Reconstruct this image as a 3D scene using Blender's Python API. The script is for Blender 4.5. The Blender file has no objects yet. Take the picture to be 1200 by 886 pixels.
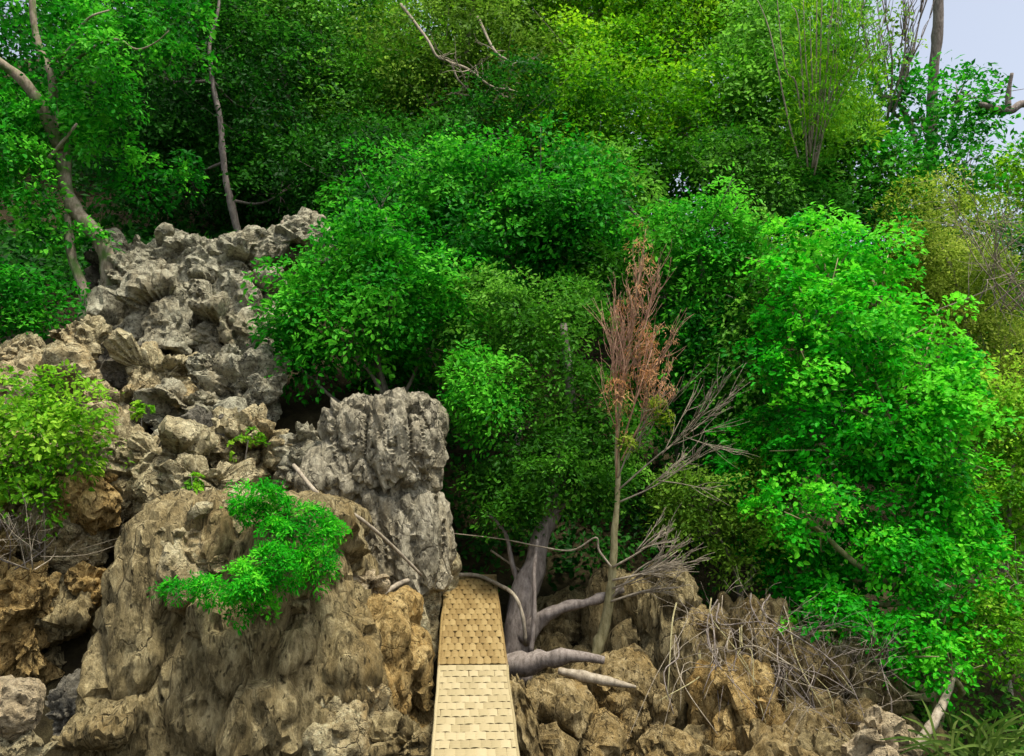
import bpy, bmesh, math, random
import numpy as np
from mathutils import Vector

rng = np.random.default_rng(7)
random.seed(7)
SC = bpy.context.scene
COL = SC.collection
R = math.radians

# ------------------------------------------------------------------ camera
FPX = 1000.0                      # focal length in pixels of a 1200 px wide picture
CAM_Z, PITCH = 1.8, R(8.9)
cam = bpy.data.cameras.new('camera'); cam.sensor_width = 36; cam.lens = 36 * FPX / 1200
cam.clip_start = 0.1; cam.clip_end = 3000
camo = bpy.data.objects.new('camera', cam); COL.objects.link(camo)
camo.location = (0, 0, CAM_Z); camo.rotation_euler = (R(90) + PITCH, 0, 0)
SC.camera = camo

# ------------------------------------------------------------------ light
SUN_EL, SUN_AZ = R(70), R(140)     # azimuth clockwise from +Y : behind the camera, to the right
w = bpy.data.worlds.new('World'); SC.world = w; w.use_nodes = True
nt = w.node_tree; nt.nodes.clear()
sky = nt.nodes.new('ShaderNodeTexSky'); sky.sky_type = 'NISHITA'; sky.sun_disc = False
sky.sun_elevation = SUN_EL; sky.sun_rotation = SUN_AZ
sky.air_density = 1.0; sky.dust_density = 4.0; sky.ozone_density = 1.0
hs = nt.nodes.new('ShaderNodeHueSaturation'); hs.inputs['Saturation'].default_value = 0.54
hs.inputs['Value'].default_value = 1.0
bg = nt.nodes.new('ShaderNodeBackground'); bg.inputs['Strength'].default_value = 0.07
wo = nt.nodes.new('ShaderNodeOutputWorld')
nt.links.new(sky.outputs[0], hs.inputs['Color']); nt.links.new(hs.outputs[0], bg.inputs[0])
nt.links.new(bg.outputs[0], wo.inputs[0])
sl = bpy.data.lights.new('sun', 'SUN'); sl.energy = 1.5; sl.angle = R(10); sl.color = (1, .94, .82)
so = bpy.data.objects.new('sun', sl); COL.objects.link(so)
sd = Vector((math.sin(SUN_AZ) * math.cos(SUN_EL), math.cos(SUN_AZ) * math.cos(SUN_EL), math.sin(SUN_EL)))
so.rotation_euler = sd.to_track_quat('Z', 'Y').to_euler(); so.location = sd * 60
SC.view_settings.view_transform = 'Standard'; SC.view_settings.look = 'None'
SC.view_settings.exposure = 1.9; SC.view_settings.gamma = 1
SC.render.engine = 'CYCLES'
SC.cycles.max_bounces = 8; SC.cycles.diffuse_bounces = 6; SC.cycles.transmission_bounces = 3
SC.cycles.transparent_max_bounces = 4

# ------------------------------------------------------------------ helpers
cp, sp = math.cos(PITCH), math.sin(PITCH)
def P(px, py, d):
    """world point seen at a photograph pixel at depth d"""
    u, v = (px - 600) / FPX * d, (443 - py) / FPX * d
    return np.array((u, d * cp - v * sp, CAM_Z + d * sp + v * cp))

def np_mesh(name, V, faces, smooth=True, attrs=None):
    """faces: list of (n,k) int arrays"""
    me = bpy.data.meshes.new(name)
    V = np.asarray(V, np.float32)
    me.vertices.add(len(V)); me.vertices.foreach_set('co', V.ravel())
    loops = np.concatenate([f.ravel() for f in faces]).astype(np.int32)
    tot = np.concatenate([np.full(len(f), f.shape[1], np.int32) for f in faces])
    st = np.concatenate(([0], np.cumsum(tot)[:-1])).astype(np.int32)
    me.loops.add(len(loops)); me.loops.foreach_set('vertex_index', loops)
    me.polygons.add(len(tot)); me.polygons.foreach_set('loop_start', st)
    me.polygons.foreach_set('loop_total', tot)
    me.polygons.foreach_set('use_smooth', np.full(len(tot), smooth))
    for k, a in (attrs or {}).items():
        at = me.attributes.new(k, 'FLOAT', 'POINT'); at.data.foreach_set('value', np.asarray(a, np.float32))
    me.update(calc_edges=True); me.validate()
    return me

def link(name, me, mat, parent=None):
    o = bpy.data.objects.new(name, me); COL.objects.link(o)
    if mat and not me.materials: me.materials.append(mat)
    if parent is None and name != 'ground':
        co = np.empty(len(me.vertices) * 3, np.float32); me.vertices.foreach_get('co', co); co = co.reshape(-1, 3)
        c = co.mean(0); c[2] = co[:, 2].min(); me.vertices.foreach_set('co', (co - c).ravel()); me.update(); o.location = [float(q) for q in c]
    if parent is not None:
        o.parent = parent
        # vertices are given in world space: shift so the child stays in place
        o.matrix_parent_inverse = parent.matrix_basis.inverted()
    return o

def tag(o, label=None, cat=None, group=None, kind=None):
    if label: o['label'] = label
    if cat: o['category'] = cat
    if group: o['group'] = group
    if kind: o['kind'] = kind
    return o

def thing(name, label, cat, loc, group=None):
    o = bpy.data.objects.new(name, None); COL.objects.link(o); o.location = Vector(loc)
    o.empty_display_size = .2
    return tag(o, label, cat, group)

# ---- noise
_perm = np.random.default_rng(3).permutation(256); _perm = np.concatenate([_perm, _perm, _perm])
_grad = np.random.default_rng(4).normal(size=(256, 3)); _grad /= np.linalg.norm(_grad, axis=1)[:, None]
def _h(i, j, k): return _perm[(_perm[(_perm[i & 255] + j) & 255] + k) & 255]
def noise3(p):
    p = np.asarray(p); i = np.floor(p).astype(int); f = p - i
    u = f * f * f * (f * (f * 6 - 15) + 10); out = 0
    for dx in (0, 1):
        for dy in (0, 1):
            for dz in (0, 1):
                g = _grad[_h(i[:, 0] + dx, i[:, 1] + dy, i[:, 2] + dz)]
                dot = (g * (f - (dx, dy, dz))).sum(1)
                wx = u[:, 0] if dx else 1 - u[:, 0]; wy = u[:, 1] if dy else 1 - u[:, 1]; wz = u[:, 2] if dz else 1 - u[:, 2]
                out = out + dot * wx * wy * wz
    return out * 1.6
def fbm(p, o=4, ridged=False):
    a, s, t = 1.0, 0, 0
    for q in range(o):
        n = noise3(p * 2 ** q + 17.3 * q)
        s = s + a * (1 - 2 * np.abs(n) if ridged else n); t += a; a *= .5
    return s / t
def worley(p):
    i = np.floor(p).astype(int); f1 = np.full(len(p), 9.); f2 = f1.copy(); cid = np.zeros(len(p), int); off = np.zeros_like(p)
    for dx in (-1, 0, 1):
        for dy in (-1, 0, 1):
            for dz in (-1, 0, 1):
                h = _h(i[:, 0] + dx, i[:, 1] + dy, i[:, 2] + dz)
                q = np.stack([i[:, 0] + dx, i[:, 1] + dy, i[:, 2] + dz], 1) + .5 + .42 * _grad[h]
                e = p - q; d = np.linalg.norm(e, axis=1); c = d < f1
                f2 = np.where(c, f1, np.minimum(f2, d)); cid = np.where(c, h, cid); off = np.where(c[:, None], e, off); f1 = np.where(c, d, f1)
    return f1, f2, cid, off
def sstep(a, b, x): t = np.clip((x - a) / (b - a), 0, 1); return t * t * (3 - 2 * t)

# ---- tubes
def smooth_path(pts, rad, sub=5):
    pts = np.asarray(pts, float); rad = np.asarray(rad, float)
    if len(pts) < 3: sub = max(sub, 3)
    a = np.vstack([2 * pts[0] - pts[1], pts, 2 * pts[-1] - pts[-2]])
    out, ro = [], []
    for i in range(1, len(a) - 2):
        for t in np.linspace(0, 1, sub, endpoint=False):
            p0, p1, p2, p3 = a[i - 1:i + 3]
            out.append(.5 * (2 * p1 + (p2 - p0) * t + (2 * p0 - 5 * p1 + 4 * p2 - p3) * t * t + (3 * p1 - p0 - 3 * p2 + p3) * t ** 3))
            ro.append(rad[i - 1] * (1 - t) + rad[i] * t)
    out.append(pts[-1]); ro.append(rad[-1])
    return np.array(out), np.array(ro)
class Tubes:
    def __init__(s): s.V, s.F, s.n = [], [], 0
    def add(s, pts, rad, sides=7, sub=5, rough=0.0, smooth=True, seed=0):
        if smooth: pts, rad = smooth_path(pts, rad, sub)
        pts = np.asarray(pts, float); rad = np.asarray(rad, float)
        T = np.gradient(pts, axis=0); T /= np.linalg.norm(T, axis=1)[:, None] + 1e-9
        ref = np.array((0.31, .2, .93)); 
        if abs(T[0] @ ref) > .9: ref = np.array((.95, .1, .2))
        N = np.cross(T, ref); N /= np.linalg.norm(N, axis=1)[:, None] + 1e-9
        B = np.cross(T, N)
        th = np.linspace(0, 2 * np.pi, sides, endpoint=False)
        ring = N[:, None] * np.cos(th)[None, :, None] + B[:, None] * np.sin(th)[None, :, None]
        rr = rad[:, None] * np.ones(sides)
        V = pts[:, None] + ring * rr[..., None]
        if rough:
            q = V.reshape(-1, 3); k = 1.0 / (rad.mean() * 2.2)
            st = np.array((k, k, k * .45))
            rr = rr * (1 + rough * fbm(q * st + seed * 3.7, 3).reshape(rr.shape) * 1.6)
            V = pts[:, None] + ring * rr[..., None]
        m = len(pts)
        V = np.vstack([V.reshape(-1, 3), pts[:1], pts[-1:]])
        i = np.arange(m - 1)[:, None] * sides; j = np.arange(sides)[None]; k = (j + 1) % sides
        F = np.stack([i + j, i + k, i + sides + k, i + sides + j], -1).reshape(-1, 4)
        c0, c1 = m * sides, m * sides + 1; j = np.arange(sides)
        cap = np.concatenate([np.stack([j * 0 + c0, (j + 1) % sides, j], 1), np.stack([j * 0 + c1, (m - 1) * sides + j, (m - 1) * sides + (j + 1) % sides], 1)])
        s.V.append(V); s.F.append((F + s.n, cap + s.n)); s.n += len(V)
    def mesh(s, name):
        return np_mesh(name, np.vstack(s.V), [np.vstack([f[0] for f in s.F]), np.vstack([f[1] for f in s.F])])
def px_path(pts): return [P(*p) for p in pts]

# ------------------------------------------------------------------ materials
def mat_new(name):
    m = bpy.data.materials.new(name); m.use_nodes = True; t = m.node_tree
    b = t.nodes['Principled BSDF']; return m, t, b
def N(t, typ, **kw):
    n = t.nodes.new(typ)
    for k, v in kw.items():
        if k in n.inputs.keys() if hasattr(n.inputs, 'keys') else False: n.inputs[k].default_value = v
        else: setattr(n, k, v)
    return n
def ramp(t, stops, src=None):
    n = t.nodes.new('ShaderNodeValToRGB'); e = n.color_ramp.elements
    while len(e) < len(stops): e.new(.5)
    for q, (p, c) in zip(e, stops): q.position = p; q.color = (*c, 1)
    if src is not None: t.links.new(src, n.inputs[0])
    return n
def mixc(t, a, b, fac, mode='MIX'):
    n = t.nodes.new('ShaderNodeMix'); n.data_type = 'RGBA'; n.blend_type = mode
    if isinstance(fac, (int, float)): n.inputs[0].default_value = fac
    else: t.links.new(fac, n.inputs[0])
    for s, i in ((a, 6), (b, 7)):
        if isinstance(s, tuple): n.inputs[i].default_value = (*s, 1)
        else: t.links.new(s, n.inputs[i])
    return n.outputs[2]

def rock_mat(name, c_dark, c_mid, c_light, stain=(.2, .12, .04), stain_amt=.4, stretch=1.0, scale=1.0):
    c_dark, c_mid, c_light, stain = [(c[0] * 1.62, c[1] * 1.58, c[2] * 1.5) for c in (c_dark, c_mid, c_light, stain)]
    m, t, b = mat_new(name); L = t.links
    tc = t.nodes.new('ShaderNodeTexCoord'); mp = t.nodes.new('ShaderNodeMapping')
    mp.inputs['Scale'].default_value = (scale, scale, scale * stretch)
    L.new(tc.outputs['Object'], mp.inputs[0])
    def noise(s, det=6, ro=.6):
        n = t.nodes.new('ShaderNodeTexNoise'); n.inputs['Scale'].default_value = s
        n.inputs['Detail'].default_value = det; n.inputs['Roughness'].default_value = ro
        L.new(mp.outputs[0], n.inputs['Vector']); return n.outputs['Fac']
    base = ramp(t, [(.33, c_dark), (.49, c_mid), (.66, c_light)], noise(6.5, 9, .78)).outputs[0]
    st = ramp(t, [(.47, (0, 0, 0)), (.68, (stain_amt,) * 3)], noise(1.3, 5, .6)).outputs[0]
    c = mixc(t, base, stain, st)
    # lichen and grit
    li = ramp(t, [(.55, (0, 0, 0)), (.7, (.45,) * 3)], noise(19, 5, .7)).outputs[0]
    c = mixc(t, c, tuple(min(1, x * 1.5) for x in c_light), li)
    gr = ramp(t, [(.36, (.8,) * 3), (.52, (0, 0, 0))], noise(15, 6, .75)).outputs[0]
    c = mixc(t, c, tuple(x * .45 for x in c_dark), gr)
    # fine cracks: warped cell borders, darkened
    nz = t.nodes.new('ShaderNodeTexNoise'); nz.inputs['Scale'].default_value = 5; nz.inputs['Detail'].default_value = 4; L.new(mp.outputs[0], nz.inputs['Vector'])
    wp = t.nodes.new('ShaderNodeMix'); wp.data_type = 'VECTOR'; wp.inputs[0].default_value = .28; L.new(mp.outputs[0], wp.inputs[4]); L.new(nz.outputs['Color'], wp.inputs[5])
    ck = t.nodes.new('ShaderNodeTexVoronoi'); ck.feature = 'DISTANCE_TO_EDGE'; ck.inputs['Scale'].default_value = 6.5; L.new(wp.outputs[1], ck.inputs['Vector'])
    cr = ramp(t, [(.0, (.75,) * 3), (.055, (0, 0, 0))], ck.outputs['Distance'])
    br = ramp(t, [(.42, (0, 0, 0)), (.6, (1, 1, 1))], noise(2.3, 3, .5))
    cm = t.nodes.new('ShaderNodeMath'); cm.operation = 'MULTIPLY'; L.new(cr.outputs[0], cm.inputs[0]); L.new(br.outputs[0], cm.inputs[1])
    c = mixc(t, c, tuple(x * .4 for x in c_dark), cm.outputs[0])
    pt = t.nodes.new('ShaderNodeTexVoronoi'); pt.inputs['Scale'].default_value = 21; L.new(wp.outputs[1], pt.inputs['Vector'])
    pr = ramp(t, [(.12, (.8,) * 3), (.26, (0, 0, 0))], pt.outputs['Distance'])
    c = mixc(t, c, tuple(x * .35 for x in c_dark), pr.outputs[0])
    vo = t.nodes.new('ShaderNodeTexVoronoi'); vo.inputs['Scale'].default_value = 9; vo.feature = 'F1'
    L.new(mp.outputs[0], vo.inputs['Vector'])
    vr = ramp(t, [(.0, (0, 0, 0)), (.35, (1, 1, 1))], vo.outputs['Distance'])
    n1 = noise(11, 9, .75); n2 = noise(55, 5, .7)
    add = t.nodes.new('ShaderNodeMath'); add.operation = 'MULTIPLY_ADD'; L.new(vr.outputs[0], add.inputs[0]); add.inputs[1].default_value = .35; L.new(n1, add.inputs[2])
    ad2 = t.nodes.new('ShaderNodeMath'); ad2.operation = 'MULTIPLY_ADD'; L.new(n2, ad2.inputs[0]); ad2.inputs[1].default_value = .3; L.new(add.outputs[0], ad2.inputs[2])
    hh = t.nodes.new('ShaderNodeMath'); hh.operation = 'MULTIPLY_ADD'; L.new(cm.outputs[0], hh.inputs[0]); hh.inputs[1].default_value = -.45; L.new(ad2.outputs[0], hh.inputs[2])
    h2 = t.nodes.new('ShaderNodeMath'); h2.operation = 'MULTIPLY_ADD'; L.new(pr.outputs[0], h2.inputs[0]); h2.inputs[1].default_value = -.3; L.new(hh.outputs[0], h2.inputs[2])
    bp = t.nodes.new('ShaderNodeBump'); bp.inputs['Strength'].default_value = 1; bp.inputs['Distance'].default_value = .11
    L.new(h2.outputs[0], bp.inputs['Height']); L.new(bp.outputs[0], b.inputs['Normal'])
    L.new(c, b.inputs['Base Color']); b.inputs['Roughness'].default_value = .95
    b.inputs['Specular IOR Level'].default_value = .15
    return m
M_GREY = rock_mat('grey_limestone', (.105, .1, .07), (.25, .242, .178), (.43, .42, .32), (.19, .14, .065), .45)
M_TAN = rock_mat('tan_limestone', (.13, .108, .058), (.30, .262, .155), (.49, .445, .29), (.25, .165, .06), .6)
M_BROWN = rock_mat('brown_fluted_rock', (.075, .06, .028), (.185, .15, .075), (.35, .3, .17), (.17, .115, .04), .6, .32)
M_FLUTE = rock_mat('grey_fluted_rock', (.12, .11, .08), (.245, .228, .168), (.4, .375, .29), (.22, .17, .085), .4, .5)
M_OCHRE = rock_mat('ochre_rock', (.12, .08, .024), (.27, .19, .075), (.44, .34, .16), (.3, .18, .05), .7, .6)
M_CLIFF = rock_mat('tan_brown_cliff', (.085, .06, .024), (.19, .145, .065), (.36, .295, .165), (.22, .14, .04), .7, .5)
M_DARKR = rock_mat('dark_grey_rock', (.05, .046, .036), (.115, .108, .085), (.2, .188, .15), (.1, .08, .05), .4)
M_PALE = rock_mat('pale_cream_rock', (.2, .16, .1), (.32, .265, .17), (.4, .345, .24), (.24, .16, .06), .5)

def leaf_mat(name, dark, mid, light, trans=.5, gloss=.12):
    m, t, b = mat_new(name); L = t.links
    at = t.nodes.new('ShaderNodeAttribute'); at.attribute_name = 'tint'
    r = ramp(t, [(.1, dark), (.5, mid), (.95, light)], at.outputs['Fac'])
    L.new(r.outputs[0], b.inputs['Base Color'])
    b.inputs['Roughness'].default_value = .55; b.inputs['Specular IOR Level'].default_value = gloss
    tr = t.nodes.new('ShaderNodeBsdfTranslucent'); L.new(r.outputs[0], tr.inputs[0])
    mx = t.nodes.new('ShaderNodeMixShader'); mx.inputs[0].default_value = trans
    L.new(b.outputs[0], mx.inputs[1]); L.new(tr.outputs[0], mx.inputs[2])
    L.new(mx.outputs[0], t.nodes['Material Output'].inputs[0]); return m
L_EMER = leaf_mat('emerald_leaf', (0.0066, 0.119, 0.00396), (0.0238, 0.29, 0.00792), (0.119, 0.528, 0.0264))
L_BRIGHT = leaf_mat('bright_green_leaf', (0.0072, 0.204, 0.0036), (0.024, 0.432, 0.0072), (0.156, 0.66, 0.024))
L_DEEP = leaf_mat('deep_green_leaf', (0.0081, 0.081, 0.00405), (0.0216, 0.189, 0.0081), (0.081, 0.351, 0.0203))
L_SHADE = leaf_mat('shaded_forest_leaf', (0.0048, 0.042, 0.0024), (0.0108, 0.096, 0.0048), (0.042, 0.204, 0.012))  # shade of the deep wood put into the leaf colour
L_FOREST = leaf_mat('forest_leaf', (0.0203, 0.108, 0.00405), (0.0607, 0.243, 0.0108), (0.176, 0.459, 0.0405))
L_OLIVE = leaf_mat('olive_leaf', (0.0473, 0.128, 0.0054), (0.115, 0.257, 0.0149), (0.27, 0.459, 0.054))
L_YELLOW = leaf_mat('yellow_green_leaf', (0.0336, 0.179, 0.00336), (0.134, 0.403, 0.00672), (0.358, 0.65, 0.0168))
L_LIME = leaf_mat('lime_shrub_leaf', (0.055, 0.22, 0.0044), (0.154, 0.418, 0.011), (0.352, 0.616, 0.044))
L_DRYY = leaf_mat('dry_olive_leaf', (0.0975, 0.169, 0.0078), (0.221, 0.351, 0.0195), (0.429, 0.546, 0.078))
L_DEAD = leaf_mat('dead_brown_leaf', (.26, .115, .04), (.5, .25, .1), (.64, .38, .19))
L_FROND = leaf_mat('frond_leaf', (.04, .08, .01), (.09, .17, .025), (.2, .28, .06))

def bark_mat(name, a, b_, c, green=None, gscale=4):
    m, t, b = mat_new(name); L = t.links
    tc = t.nodes.new('ShaderNodeTexCoord'); mp = t.nodes.new('ShaderNodeMapping'); mp.inputs['Scale'].default_value = (1, 1, .35)
    L.new(tc.outputs['Object'], mp.inputs[0])
    n = t.nodes.new('ShaderNodeTexNoise'); n.inputs['Scale'].default_value = 22; n.inputs['Detail'].default_value = 8; n.inputs['Roughness'].default_value = .7
    L.new(mp.outputs[0], n.inputs[0])
    c1 = ramp(t, [(.3, a), (.5, b_), (.72, c)], n.outputs['Fac']).outputs[0]
    if green:
        g = t.nodes.new('ShaderNodeTexNoise'); g.inputs['Scale'].default_value = gscale; L.new(tc.outputs['Object'], g.inputs[0])
        c1 = mixc(t, c1, green, ramp(t, [(.48, (0, 0, 0)), (.62, (.75,) * 3)], g.outputs['Fac']).outputs[0])
    L.new(c1, b.inputs['Base Color'])
    bp = t.nodes.new('ShaderNodeBump'); bp.inputs['Strength'].default_value = .7; bp.inputs['Distance'].default_value = .02
    L.new(n.outputs['Fac'], bp.inputs['Height']); L.new(bp.outputs[0], b.inputs['Normal'])
    b.inputs['Roughness'].default_value = .9; b.inputs['Specular IOR Level'].default_value = .15
    return m
B_GREY = bark_mat('grey_bark', (.1, .085, .065), (.2, .175, .14), (.34, .3, .25))
B_MOSS = bark_mat('mossy_bark', (.1, .078, .05), (.21, .175, .12), (.34, .295, .22), (.04, .12, .01))
B_DRIFT = bark_mat('driftwood_bark', (.07, .057, .047), (.18, .152, .13), (.31, .27, .235))
B_PALE = bark_mat('pale_dead_wood', (.14, .112, .08), (.27, .23, .165), (.4, .35, .27))
B_RED = bark_mat('reddish_twig', (.22, .12, .075), (.4, .24, .155), (.54, .36, .25))
B_OLIVE = bark_mat('olive_stem', (.14, .125, .055), (.28, .25, .125), (.42, .385, .22))
B_DARK = bark_mat('dark_bark', (.04, .033, .022), (.085, .07, .048), (.14, .12, .085))

def soil():
    m, t, b = mat_new('leaf_litter_soil'); L = t.links
    tc = t.nodes.new('ShaderNodeTexCoord')
    n = t.nodes.new('ShaderNodeTexNoise'); n.inputs['Scale'].default_value = 5; n.inputs['Detail'].default_value = 9; n.inputs['Roughness'].default_value = .75
    L.new(tc.outputs['Object'], n.inputs[0])
    c = ramp(t, [(.3, (.014, .011, .006)), (.5, (.032, .026, .012)), (.7, (.06, .05, .024))], n.outputs['Fac']).outputs[0]
    L.new(c, b.inputs['Base Color']); b.inputs['Roughness'].default_value = 1
    bp = t.nodes.new('ShaderNodeBump'); bp.inputs['Distance'].default_value = .08; L.new(n.outputs['Fac'], bp.inputs['Height']); L.new(bp.outputs[0], b.inputs['Normal'])
    b.inputs['Specular IOR Level'].default_value = .1
    return m
M_SOIL = soil()

# ------------------------------------------------------------------ ground: one sheet, a hillside behind the rocks
def ground(x, y):
    x = np.asarray(x, float); y = np.asarray(y, float)
    left = np.interp(y, [-60, 7.3, 8.6, 10, 14.5, 19, 34, 60, 150, 1500], [-1.3, -1.3, -.4, 2.2, 5.4, 7.6, 21, 25, 3, -1])
    mid = np.interp(y, [-60, 7.5, 9.6, 11.5, 14.5, 22, 34, 60, 150, 1500], [-1.4, -1.4, -.7, .8, 3.0, 8.8, 20, 25, 3, -1])
    right = np.interp(y, [-60, 8, 10, 13, 18, 24, 34, 60, 150, 1500], [-1.4, -1.4, -.9, .8, 4.4, 8.2, 11, 11.5, 2, -1])
    a = sstep(-2.2, -.6, x); b = sstep(2.5, 6.5, x)
    z = left * (1 - a) + mid * a; z = z * (1 - b) + right * b
    z = np.where(np.abs(x) > 60, z * np.exp(-((np.abs(x) - 60) / 60) ** 2), z)
    return z
def build_ground():
    def ax(lo, hi, st, far): 
        c = np.arange(lo, hi + 1e-6, st); g = st * 1.35 ** np.arange(1, 26); e = np.cumsum(g); e = e[e < far]
        return np.concatenate([lo - e[::-1], c, hi + e])
    X = ax(-16, 16, .25, 1400); Y = ax(0, 36, .25, 1400)
    XX, YY = np.meshgrid(X, Y); x = XX.ravel(); y = YY.ravel(); z = ground(x, y)
    near = (np.abs(x) < 40) & (y > -10) & (y < 70)
    z = z + np.where(near, .22 * fbm(np.stack([x * .6, y * .6, z * .3], 1), 5), 0)
    nx, ny = len(X), len(Y)
    i = np.arange(ny - 1)[:, None] * nx + np.arange(nx - 1)[None]
    F = np.stack([i, i + 1, i + nx + 1, i + nx], -1).reshape(-1, 4)
    tag(link('ground', np_mesh('ground', np.stack([x, y, z], 1), [F]), M_SOIL), kind='structure')
build_ground()

# ------------------------------------------------------------------ rocks
_ico = {}
def ico(n):
    if n not in _ico:
        bm = bmesh.new(); bmesh.ops.create_icosphere(bm, subdivisions=n, radius=1)
        V = np.array([v.co[:] for v in bm.verts]); F = np.array([[v.index for v in f.verts] for f in bm.faces]); bm.free()
        _ico[n] = (V, F)
    return _ico[n]
def rot3(ax, a):
    c, s = math.cos(a), math.sin(a)
    return np.array({'x': ((1, 0, 0), (0, c, -s), (0, s, c)), 'y': ((c, 0, s), (0, 1, 0), (-s, 0, c)), 'z': ((c, -s, 0), (s, c, 0), (0, 0, 1))}[ax])
_seed = [0]
def rock_mesh(px, py, w_, h_, d, th=None, rot=0, yaw=0, box=.6, sub=5, low=.2, cell=.95, crack=.1, fine=.045, flute=1.0, taper=0.0, fac=.8, bil=.12):
    """a rock that covers w_ x h_ photo pixels at depth d; th = thickness in depth as a share of its width"""
    _seed[0] += 1; sd_ = _seed[0] * 11.7
    V, F = ico(sub); s = d / FPX
    W, H = w_ * s / 2, h_ * s / 2; T = (th if th else .8) * max(W, min(H, W * 1.3))
    kq = 2 / box; v = V / ((np.abs(V) ** kq).sum(1) ** (1 / kq))[:, None]
    p = v * (W, T, H)
    if taper: p[:, :2] *= (1 - taper * p[:, 2:3] / H)
    n = np.sign(v) * np.abs(v) ** (kq * .5) / np.array((W, T, H)); n /= np.linalg.norm(n, axis=1)[:, None]
    sz = (W * T * H) ** (1 / 3)
    st = np.array((1, 1, flute))
    q = p * st
    dsp = low * sz * fbm(q / sz * .9 + sd_, 3)
    wp = .3 * np.stack([fbm(q / cell * 1.4 + k * 9.1, 2) for k in range(3)], 1)
    fac = fac * (flute ** .8 if flute < 1 else 1)
    if flute < 1: dsp += .09 * (1 - flute) * fbm(q * np.array((3.4, 3.4, 1.6)) + sd_, 4, True) + .03 * fbm(q * (11, 11, 4), 2, True)
    # fractured, weathered faces: cells cut by tilted planes, rounded a little, parted at cracks
    f1, f2, cid, off = worley(q / cell + sd_ * 1.3 + wp)
    dsp += cell * .5 * fac * (_grad[cid] * off).sum(1) + cell * bil * (.45 - f1) - crack * 1.3 * (1 - sstep(.0, .15, f2 - f1)) + crack * _grad[cid, 0]
    k2 = min(.36, cell * .4)
    f1, f2, cid, off = worley(q / k2 + sd_ + wp * 1.5)
    dsp += k2 * .36 * fac * (_grad[cid] * off).sum(1) + k2 * bil * .7 * (.5 - f1) - crack * .28 * (1 - sstep(0, .16, f2 - f1)) + crack * .18 * _grad[cid, 1]
    k3 = .085
    f1, f2, cid, off = worley(q / k3 + sd_ + wp * 2)
    dsp += k3 * .75 * fac * (_grad[cid] * off).sum(1) + .12 * bil * (.5 - f1)
    pit = noise3(p * 8 + sd_) ; dsp -= .05 * sstep(.32, .62, pit)
    dsp += fine * 1.1 * fbm(q * 4 + sd_, 5, True) + fine * .7 * fbm(q * 13, 3)
    p = p + n * dsp[:, None]
    M = rot3('y', R(rot)) @ rot3('z', R(yaw))
    c = P(px, py, d)
    me = np_mesh('rock', p @ M.T + c, [F], True)
    me.set_sharp_from_angle(angle=R(38))
    return me

def outcrop(name, label, cat, rocks, mat, base, part='rock'):
    t = thing(name, label, cat, base)
    for r in rocks:
        kw = dict(r[5]) if len(r) > 5 else {}
        m = kw.pop('m', mat); lab = kw.pop('label', None); nm = kw.pop('n', part)
        o = link(nm, rock_mesh(*r[:5], **kw), m, t)
        if lab: o['label'] = lab
    return t
def single(name, label, cat, r, mat, group=None):
    kw = dict(r[5]) if len(r) > 5 else {}
    return tag(link(name, rock_mesh(*r[:5], **kw), mat), label, cat, group or 'loose boulders around the walkway and outcrops')

def gpt(px, py, d):
    p = P(px, py, d); return (p[0], p[1], float(ground(p[0], p[1])))

def add_branch(parent, pts, r0, r1, mat, name='branch', sides=7):
    tb = Tubes(); q = px_path(pts); tb.add(q, np.linspace(r0, r1, len(q)), sides, 5, .25); return link(name, tb.mesh(name), mat, parent)
S4 = dict(sub=4)
outcrop('rock_outcrop', 'stepped grey limestone outcrop climbing the left slope below the leaning tree', 'rock outcrop', [
    (147, 292, 44, 40, 13.2, S4), (183, 308, 72, 66, 13.2, dict(rot=-15)), (226, 316, 62, 74, 13.0, dict(rot=25)),
    (142, 336, 56, 84, 12.7, dict(rot=10)), (248, 346, 86, 66, 12.6, dict(rot=25)), (189, 376, 66, 112, 11.9, dict(box=.5, taper=.25)),
    (150, 378, 46, 90, 12.0, dict(rot=20, sub=4)), (256, 392, 82, 74, 11.9, dict(rot=30)), (98, 410, 80, 86, 11.3, dict(m=M_TAN, box=.8)),
    (34, 428, 70, 62, 11.2, dict(m=M_TAN, box=.8)), (188, 448, 90, 80, 10.9, dict(m=M_TAN, box=.45)), (290, 468, 104, 98, 11.0, dict(box=.85, label='rounded grey rock at the right shoulder of the outcrop')),
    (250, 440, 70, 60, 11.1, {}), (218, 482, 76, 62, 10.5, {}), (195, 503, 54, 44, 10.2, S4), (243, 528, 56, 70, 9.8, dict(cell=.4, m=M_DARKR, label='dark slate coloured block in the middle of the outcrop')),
    (134, 486, 70, 76, 10.4, dict(m=M_TAN)), (335, 288, 84, 56, 13.4, dict(rot=-15)), (278, 320, 70, 80, 13.1, dict(box=.7)),
    (305, 358, 60, 90, 12.7, {}), (305, 405, 56, 60, 12.0, S4), (140, 430, 60, 60, 11.3, dict(m=M_DARKR, sub=4)),
    (292, 530, 90, 76, 9.8, dict(m=M_TAN, cell=.45, box=.6, low=.35)), (255, 490, 50, 46, 10.4, S4), (60, 470, 120, 90, 10.8, dict(m=M_TAN)),
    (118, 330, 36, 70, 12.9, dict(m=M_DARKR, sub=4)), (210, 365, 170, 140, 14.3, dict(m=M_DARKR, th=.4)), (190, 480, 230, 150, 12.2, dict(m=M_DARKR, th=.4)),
], M_GREY, gpt(190, 560, 11.5))
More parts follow.
